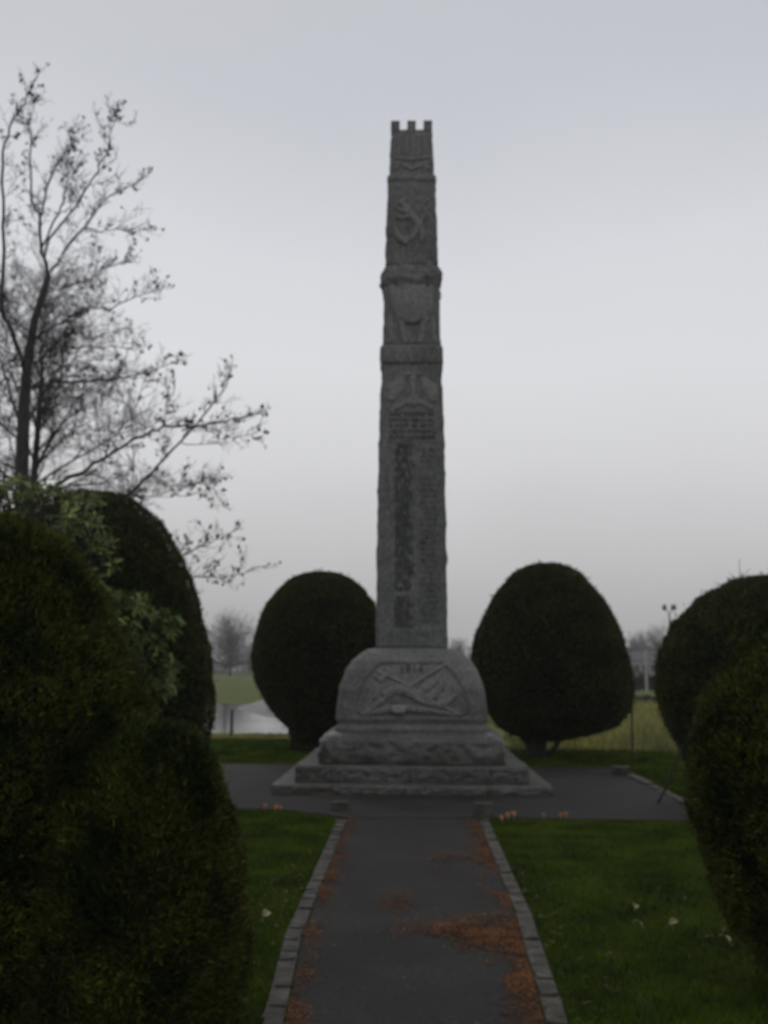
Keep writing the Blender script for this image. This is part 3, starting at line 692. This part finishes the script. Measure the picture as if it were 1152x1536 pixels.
def bare_tree(name, label, x, y, hgt, rad, lv, tr, group, mat='twig', nb=9, th=.35, seed=1, twr=.012, cat='tree'):
    random.seed(seed)
    root = empty(name, (x, y, 0)); tag(root, label, cat, group); t = MB(); c = MB()
    top = Vector((x + random.uniform(-.1, .1), y, hgt * .66))
    tp = [Vector((x, y, -.1)), Vector((x + .05, y, hgt * .2)), Vector((x - .05, y, hgt * th)), top]
    t.tube(tp, [tr * 1.2, tr, tr * .85, tr * .35], 8); t.build('trunk', M['bark'], root, True)
    for i in range(nb):
        f = i / nb; q = tp[2].lerp(top, f) if f > .15 else tp[1].lerp(tp[2], .7 + f * 2)
        a = i * 2.4 + random.uniform(-.4, .4); el_ = R(15 + 60 * f); d = Vector((math.cos(a) * math.cos(el_), math.sin(a) * math.cos(el_), math.sin(el_)))
        ln = rad * (.75 + .1 * math.sin(f * 3))
        twig(c, None, q, d, ln, max(tr * .35 * (1 - f * .5), twr), lv, 0, 0, .05, .10)
    c.build('crown', M[mat], root); return root
p = at(36, 1000, 24)
bare_tree('bare_tree', 'dense twiggy bare tree with rounded crown behind the slender tree', p.x, 24, 13.6, 2.9, 4, .13, 'bare trees on the left', nb=26, th=.34, seed=5, twr=.016)
random.seed(99)

# ------------------------------------------------------------------ far hazy trees, hedges, house, lamp
far = [(345, 178, 8.0, 5.4, 'domed bare tree standing alone in mist beyond the green field'), (386, 172, 4.4, 2.8, 'smaller misty tree beside the domed tree beyond the field'),
       (425, 190, 6.5, 4.0, 'misty far tree hidden mostly behind the left stump yew'), (686, 186, 5.6, 3.0, 'tiny misty tree seen between the memorial and the egg-shaped yew'),
       (958, 175, 6.0, 3.6, 'misty tree behind the white post, left of the floodlight'), (988, 168, 6.8, 3.8, 'misty tree below the floodlight at the rounded yew edge'),
       (280, 170, 6.5, 4.0, 'misty far tree behind the large domed yew')]
for i, (px, Y, h, r, lab) in enumerate(far):
    q = at(px, 1000, Y); bare_tree('far_tree', lab, q.x, Y, h, r, 3, .22, 'misty trees beyond the field', mat='hazetwig', nb=80 if i == 0 else 48, th=.15, seed=20 + i, twr=.035)
random.seed(123)
def hedge(x0, x1, y, h, th, label, n_, mat='hedge'):
    o = None; P = np.stack([RNG.uniform(x0, x1, n_), y + RNG.normal(0, th / 2, n_), np.zeros(n_)], 1)
    top = h * (1 + .3 * vnoise(P, .25) * 2 + .2 * vnoise(P, 1.1)); P[:, 2] = top * RNG.beta(2, 1.4, n_)
    Nn = RNG.normal(0, 1, P.shape); V, Fc = sprig_arrays(P, Nn, .5 * min(1, h), .12, 1, .5)
    o = np_mesh('hedge', V, Fc, M[mat]); return tag(o, label, 'hedge')
hedge(-60, 8, 180, 3.2, 3, 'low misty hedgerow along the far side of the green field', 16000)
hedge(10, 80, 178, 4.6, 4, 'misty far hedgerow running behind the pale house', 14000)
hedge(9, 40, 74, 1.0, 1.2, 'brown winter hedge across the rough field behind the white post', 14000)
hedge(8, 30, 47, .28, .6, 'dark low strip of scrub crossing the rough field', 6000)
def house(px0, px1, Y, label):
    a = at(px0, 1000, Y).x; b_ = at(px1, 1000, Y).x; w_ = b_ - a; c = (a + b_) / 2; r = empty('pale_house', (c, Y, 0)); tag(r, label, 'house')
    mb = MB(); mb.box((c, Y, 1.4), (w_, 5, 2.8)); mb.build('wall', M['render'], r)
    rb = MB(); rb.add([(a - .3, Y - 2.8, 2.81), (b_ + .3, Y - 2.8, 2.81), (b_ + .3, Y + 2.8, 2.81), (a - .3, Y + 2.8, 2.81), (a - .3, Y, 4.3), (b_ + .3, Y, 4.3)], [(0, 1, 5, 4), (2, 3, 4, 5), (0, 4, 3), (1, 2, 5), (0, 3, 2, 1)]); rb.build('roof', M['slate'], r)
    for i in range(3):
        x = a + w_ * (i + .5) / 3; mb = MB(); mb.box((x, Y - 2.52, 1.5), (.9, .08, 1.1)); mb.build('window', M['glass'], r)
house(943, 982, 165, 'low pale misty house with grey roof, far off on the right')
lp = at(1007, 1000, 80); sl_ = empty('floodlight', (lp.x, 80, 0)); tag(sl_, 'tall twin-headed floodlight mast above the right-hand yew', 'floodlight')
zt_ = at(1007, 912, 80).z
mb = MB(); mb.tube([(lp.x, 80, 0), (lp.x, 80, zt_ - .5)], [.10, .07], 8); mb.build('mast', M['metal'], sl_)
mb = MB(); mb.tube([(lp.x - .32, 80, zt_), (lp.x - .12, 80, zt_ - .3), (lp.x, 80, zt_ - .5), (lp.x + .14, 80, zt_ - .3), (lp.x + .32, 80, zt_)], .04, 6); mb.build('arm', M['metal'], sl_)
for s in (-1, 1):
    mb = MB(); mb.box((lp.x + s * .36, 80, zt_ + .05), (.36, .3, .42), s * .3, (.2, 0), .01, .8); mb.build('lamp_head', M['metal'], sl_)
q = at(969, 1000, 68); MINR = .0035; mb = MB(); mb.tube([(q.x, 68, 0), (q.x, 68, at(969, 974, 68).z)], [.085, .07], 8); tag(mb.build('white_post', M['white']), 'thin white post standing in the far field by the hedge', 'post')

# ------------------------------------------------------------------ water, bank, fence
wp = [gr(60, 1057), gr(420, 1057), gr(470, 1075), gr(480, 1106), gr(250, 1104), gr(0, 1104)]
sheet('water', [(p.x, p.y) for p in wp][::-1], .012, M['water'])
mb = MB(); pr = [gr(352, 1063), gr(372, 1056), gr(396, 1050), gr(470, 1048), gr(485, 1085), gr(430, 1078), gr(400, 1076), gr(372, 1068)]
cen = sum((Vector(p) for p in pr), Vector()) / len(pr)
top = [p.lerp(cen, .35) + Vector((0, 0, .16)) for p in pr]; k = len(pr)
mb.add([p + Vector((0, 0, -.02)) for p in pr] + top, [(i, (i + 1) % k, (i + 1) % k + k, i + k) for i in range(k)] + [tuple(range(k, 2 * k))])
tag(mb.build('bank', M['mud']), kind='structure')
fn = empty('wire_fence', (0, 21, 0)); tag(fn, 'thin post and wire fence behind the yews along the lawn edge', 'fence')
fposts = [gr(200, 1103), gr(347, 1106), gr(434, 1107), gr(560, 1114), gr(690, 1122), gr(800, 1130), gr(950, 1139), gr(1100, 1148)]
def pz(p, h): return Vector((p.x, p.y, h))
for i, p in enumerate(fposts):
    mb = MB(); h = .62 if i < 4 else .95; mb.tube([pz(p, -.1), pz(p, h)], [.04, .033] if i < 4 else [.024, .017], 7); mb.build('post', M['wood'], fn)
for zf in (.3, .6, .9):
    mb = MB()
    mb.tube([pz(p, zf * (.62 if i < 4 else .95)) for i, p in enumerate(fposts)], .003, 4, False); mb.build('wire', M['metal'], fn)
q = gr(337, 1082); mb = MB(); mb.tube([pz(q, 0), pz(q, at(337, 1054, q.y).z)], .025, 6); tag(mb.build('thin_post', M['metal']), 'thin post standing in the pale water on the left', 'post')

# ------------------------------------------------------------------ leaning bare sapling in front of the right yew
sp_ = [gr(984, 1206)]; Ys = sp_[0].y
pts = [pz(sp_[0], -.03)] + [at(x, y, Ys - .1 - .05 * i) for i, (x, y) in enumerate([(1000, 1180), (1018, 1135), (1040, 1085), (1062, 1030), (1085, 960), (1102, 905), (1110, 872), (1109, 838)])]
sr = empty('bare_sapling', tuple(sp_[0])); tag(sr, 'thin leaning bare sapling before the rounded yew on the right', 'sapling')
mb = MB(); mb.tube(pts, [.019, .016, .014, .012, .010, .009, .007, .005, .003], 6); mb.build('stem', M['bark'], sr)
mb = MB()
for i, (a, b_) in enumerate((((1108, 872), (1092, 858)), ((1110, 868), (1126, 852)), ((1085, 960), (1098, 930)), ((1040, 1085), (1050, 1050)), ((1000, 1180), (992, 1160)), ((1062, 1030), (1052, 1000)))):
    mb.tube([at(*a, Ys - .4), at(*b_, Ys - .4)], [.004, .002], 4); mb.build('twig', M['bark'], sr); mb = MB()
mb = None

# ------------------------------------------------------------------ grass, litter, leaves, flowers
def blades(name, P, hmin, hmax, wd, mat, label, lean=.5):
    n_ = len(P); a = RNG.uniform(0, 2 * math.pi, n_); h = RNG.uniform(hmin, hmax, n_)
    s = np.stack([np.cos(a), np.sin(a), np.zeros(n_)], 1) * wd
    l = np.stack([RNG.normal(0, lean, n_), RNG.normal(0, lean, n_), np.ones(n_)], 1) * h[:, None]
    V = np.stack([P - s, P + s, P + l], 1).reshape(-1, 3); Fc = np.arange(n_ * 3).reshape(-1, 3)
    return tag(np_mesh(name, V, Fc, mat), label, 'grass', kind='stuff')
def rect(x0, x1, y0, y1, n_, near=1.0):
    y = y0 + (y1 - y0) * RNG.uniform(0, 1, n_) ** near
    return np.stack([RNG.uniform(x0, x1, n_), y, np.full(n_, .005)], 1)
near = np.concatenate([rect(-3.4, -.66, 3.6, 11.5, 150000, 1.3), rect(.68, 3.9, 3.6, 10.93, 170000, 1.3)])
pl_ = np.interp(near[:, 1], *PLT) - .115; pr_ = np.interp(near[:, 1], *PRT) + .115
msk = ((near[:, 0] < pl_) | (near[:, 0] > pr_)) & ~((near[:, 0] > -1.4) & (near[:, 0] < 0) & (near[:, 1] > 11.05 - (near[:, 0] + .95)))
near = near[msk]
blades('grass', near, .015, .042, .0028, M['grass'], 'short mown lawn on both sides of the path')
back = np.concatenate([rect(-8, 8, 17, 20.0, 90000), rect(-9, -1, 20, 22.4, 30000), rect(AX1 + .16, 7, 10.9, 17, 50000), rect(-8, AX0 - .16, 14.4, 17, 20000)])
blades('grass', back, .02, .06, .006, M['grass'], 'mown lawn around and behind the memorial forecourt')
def line_y(x): return 20.9 - .42 * x * .5
st = rect(2, 14, 18.6, 46, 30000, 1.2); st = st[vnoise(st, .35) > -.12]
blades('tall_grass', st, .10, .42, .012, M['strawgrass'], 'rough straw-coloured grass in the field behind the right yews', .25)
eg = np.concatenate([rect(-10, -.5, 22.6, 24.1, 7000)]); blades('tall_grass', eg, .03, .10, .01, M['strawgrass'], 'thin yellow grass edge before the pale water', .4)
def flakes(n_, gen, size, z=.022):
    V = []; Fc = []
    pts = [gen() for _ in range(n_)]
    P = np.array(pts); n_ = len(P); a = RNG.uniform(0, 6.28, n_); s = size * RNG.uniform(.4, 1.4, n_)
    u = np.stack([np.cos(a), np.sin(a), RNG.normal(0, .2, n_)], 1) * s[:, None]; v = np.stack([-np.sin(a), np.cos(a), RNG.normal(0, .2, n_)], 1) * (s * RNG.uniform(.2, .6, n_))[:, None]
    C = np.stack([P[:, 0], P[:, 1], np.full(n_, z) + RNG.uniform(0, .006, n_)], 1)
    return np.stack([C - u, C - v, C + u, C + v], 1).reshape(-1, 3), np.arange(n_ * 4).reshape(-1, 4)
def gen_litter():
    while True:
        c = random.random()
        if c < .21: y = random.uniform(4, 10.9); x = PL(y) + abs(random.gauss(0, .06))
        elif c < .47: y = random.uniform(4, 10.9); x = PR(y) - abs(random.gauss(0, .075))
        elif c < .72:
            q = gr(random.gauss(715, 52), random.gauss(1402, 12)); x, y = q.x, q.y
        elif c < .84:
            q = gr(random.gauss(785, 24), random.gauss(1462, 34)); x, y = q.x, q.y
        elif c < .88:
            q = gr(random.gauss(680, 22), random.gauss(1290, 8)); x, y = q.x, q.y
        elif c < .91:
            q = gr(random.gauss(595, 14), random.gauss(1355, 8)); x, y = q.x, q.y
        elif c < .97: x = random.uniform(-1.6, 1.6); y = 12.86 - abs(random.gauss(0, .10))
        else: x = random.uniform(PXL, PXR); y = random.uniform(4, 11)
        if PL(y) < x < PR(y) or y > 11.8:
            k = noise.noise(Vector((x * 4, y * 2.2, 3)))
            if k > random.uniform(-.45, .25): return x, y
V, Fc = flakes(28000, gen_litter, .0085)
tag(np_mesh('leaf_litter', V, Fc, M['redleaf']), 'drifts of rust orange needles and leaf scraps on the path', 'leaf litter', kind='stuff')
def gen_lawn():
    y = random.uniform(4.2, 9); x = random.choice((random.uniform(-2.6, PL(y) - .13), random.uniform(PR(y) + .12, 3.2), PR(y) + .12 + abs(random.gauss(0, .12)), PL(y) - .13 - abs(random.gauss(0, .1)))); return x, y
V, Fc = flakes(300, gen_lawn, .022, .03)
tag(np_mesh('leaf_litter', V, Fc, M['brownleaf']), 'scattered brown leaf scraps lying on the lawn', 'leaf litter', kind='stuff')
def fallen(px, py, s, label, ang):
    q = gr(px, py, .05); b = MB(); n_ = 7; L_ = [];
    for i in range(n_ + 1):
        t = i / n_; wv = s * .32 * math.sin(math.pi * min(1, t * 1.02)) ** .8; z = .02 * math.sin(t * 3.0) + .008
        L_ += [(-s / 2 + s * t, -wv, z + .012), (-s / 2 + s * t, 0, z), (-s / 2 + s * t, wv, z + .012)]
    m_ = Euler((R(28), R(-12), ang)).to_matrix(); b.add([q + m_ @ Vector(p) for p in L_], [(i * 3 + j, (i + 1) * 3 + j, (i + 1) * 3 + j + 1, i * 3 + j + 1) for i in range(n_) for j in range(2)])
    b.tube([q + m_ @ Vector((-s / 2, 0, .01)), q + m_ @ Vector((-s * .8, 0, .015))], .0015, 4)
    tag(b.build('fallen_leaf', M['paleleaf']), label, 'leaf', 'pale leaves on the lawn')
fallen(397, 1375, .085, 'pale leaf on the left lawn near the path kerb', 1.3)
fallen(1010, 1388, .075, 'whitish leaf on the right lawn, brightest there', .3)
fallen(950, 1364, .07, 'dull yellow leaf left of and above the brightest leaf', 1.4)
fallen(955, 1390, .07, 'dull yellow leaf just left of the brightest leaf', 2.4)
fallen(1085, 1412, .09, 'yellow-green leaf on the lawn beside the near right yew', 2.0)
def crocus(px, py, s, label):
    q = gr(px, py); r = empty('crocus', tuple(q)); tag(r, label, 'flower', 'small orange-pink flowers at the lawn edge')
    b = MB()
    for i in range(6):
        a = i * math.pi / 3 + random.uniform(-.2, .2); d = Vector((math.cos(a), math.sin(a), 0)); t = Vector((-d.y, d.x, 0)); rr = s * .30
        op = random.uniform(.9, 1.5)
        prof = [(0.05, 0, .3), (.7, .35, .9), (1.0 * op, .7, .8), (.95 * op, 1.05, .05)]
        V = []
        for k_, z_, wv in prof:
            c = q + d * rr * k_ + Vector((0, 0, .035 + s * z_)); V += [c - t * rr * .6 * wv, c + d * rr * .08, c + t * rr * .6 * wv]
        b.add(V, [(j * 3 + m_, j * 3 + m_ + 1, (j + 1) * 3 + m_ + 1, (j + 1) * 3 + m_) for j in range(3) for m_ in range(2)])
    b.build('petals', M['petal'], r, True)
    b = MB(); b.tube([q + Vector((0, 0, -.01)), q + Vector((0, 0, .04))], .006, 6); b.build('stalk', M['stem'], r)
for a in [(397, 1218, .055, 'outer left flower of the pair on the left lawn edge'), (413, 1221, .065, 'inner flower of the left pair, beside its larger open neighbour'), (420, 1220, .05, 'rightmost small flower on the left lawn edge'),
          (753, 1236, .055, 'flower nearest the dark-faced stone block by the right lawn'), (762, 1233, .065, 'middle flower of the clump beside the right stone block'), (771, 1231, .065, 'right flower of the clump beside the right stone block'),
          (816, 1231, .045, 'single small flower alone between two clumps on the right'), (841, 1232, .055, 'left flower of the far right pair on the lawn edge'), (849, 1231, .055, 'right flower of the far right pair on the lawn edge')]: crocus(*a)

# ------------------------------------------------------------------ render settings
scene.view_settings.view_transform = 'Standard'; scene.view_settings.look = 'None'; scene.view_settings.exposure = 0; scene.view_settings.gamma = 1
cy = scene.cycles; cy.use_denoising = True
try: cy.denoiser = 'OPENIMAGEDENOISE'
except Exception: pass
cy.max_bounces = 5; cy.diffuse_bounces = 3; cy.glossy_bounces = 2; cy.volume_bounces = 0; cy.transparent_max_bounces = 4
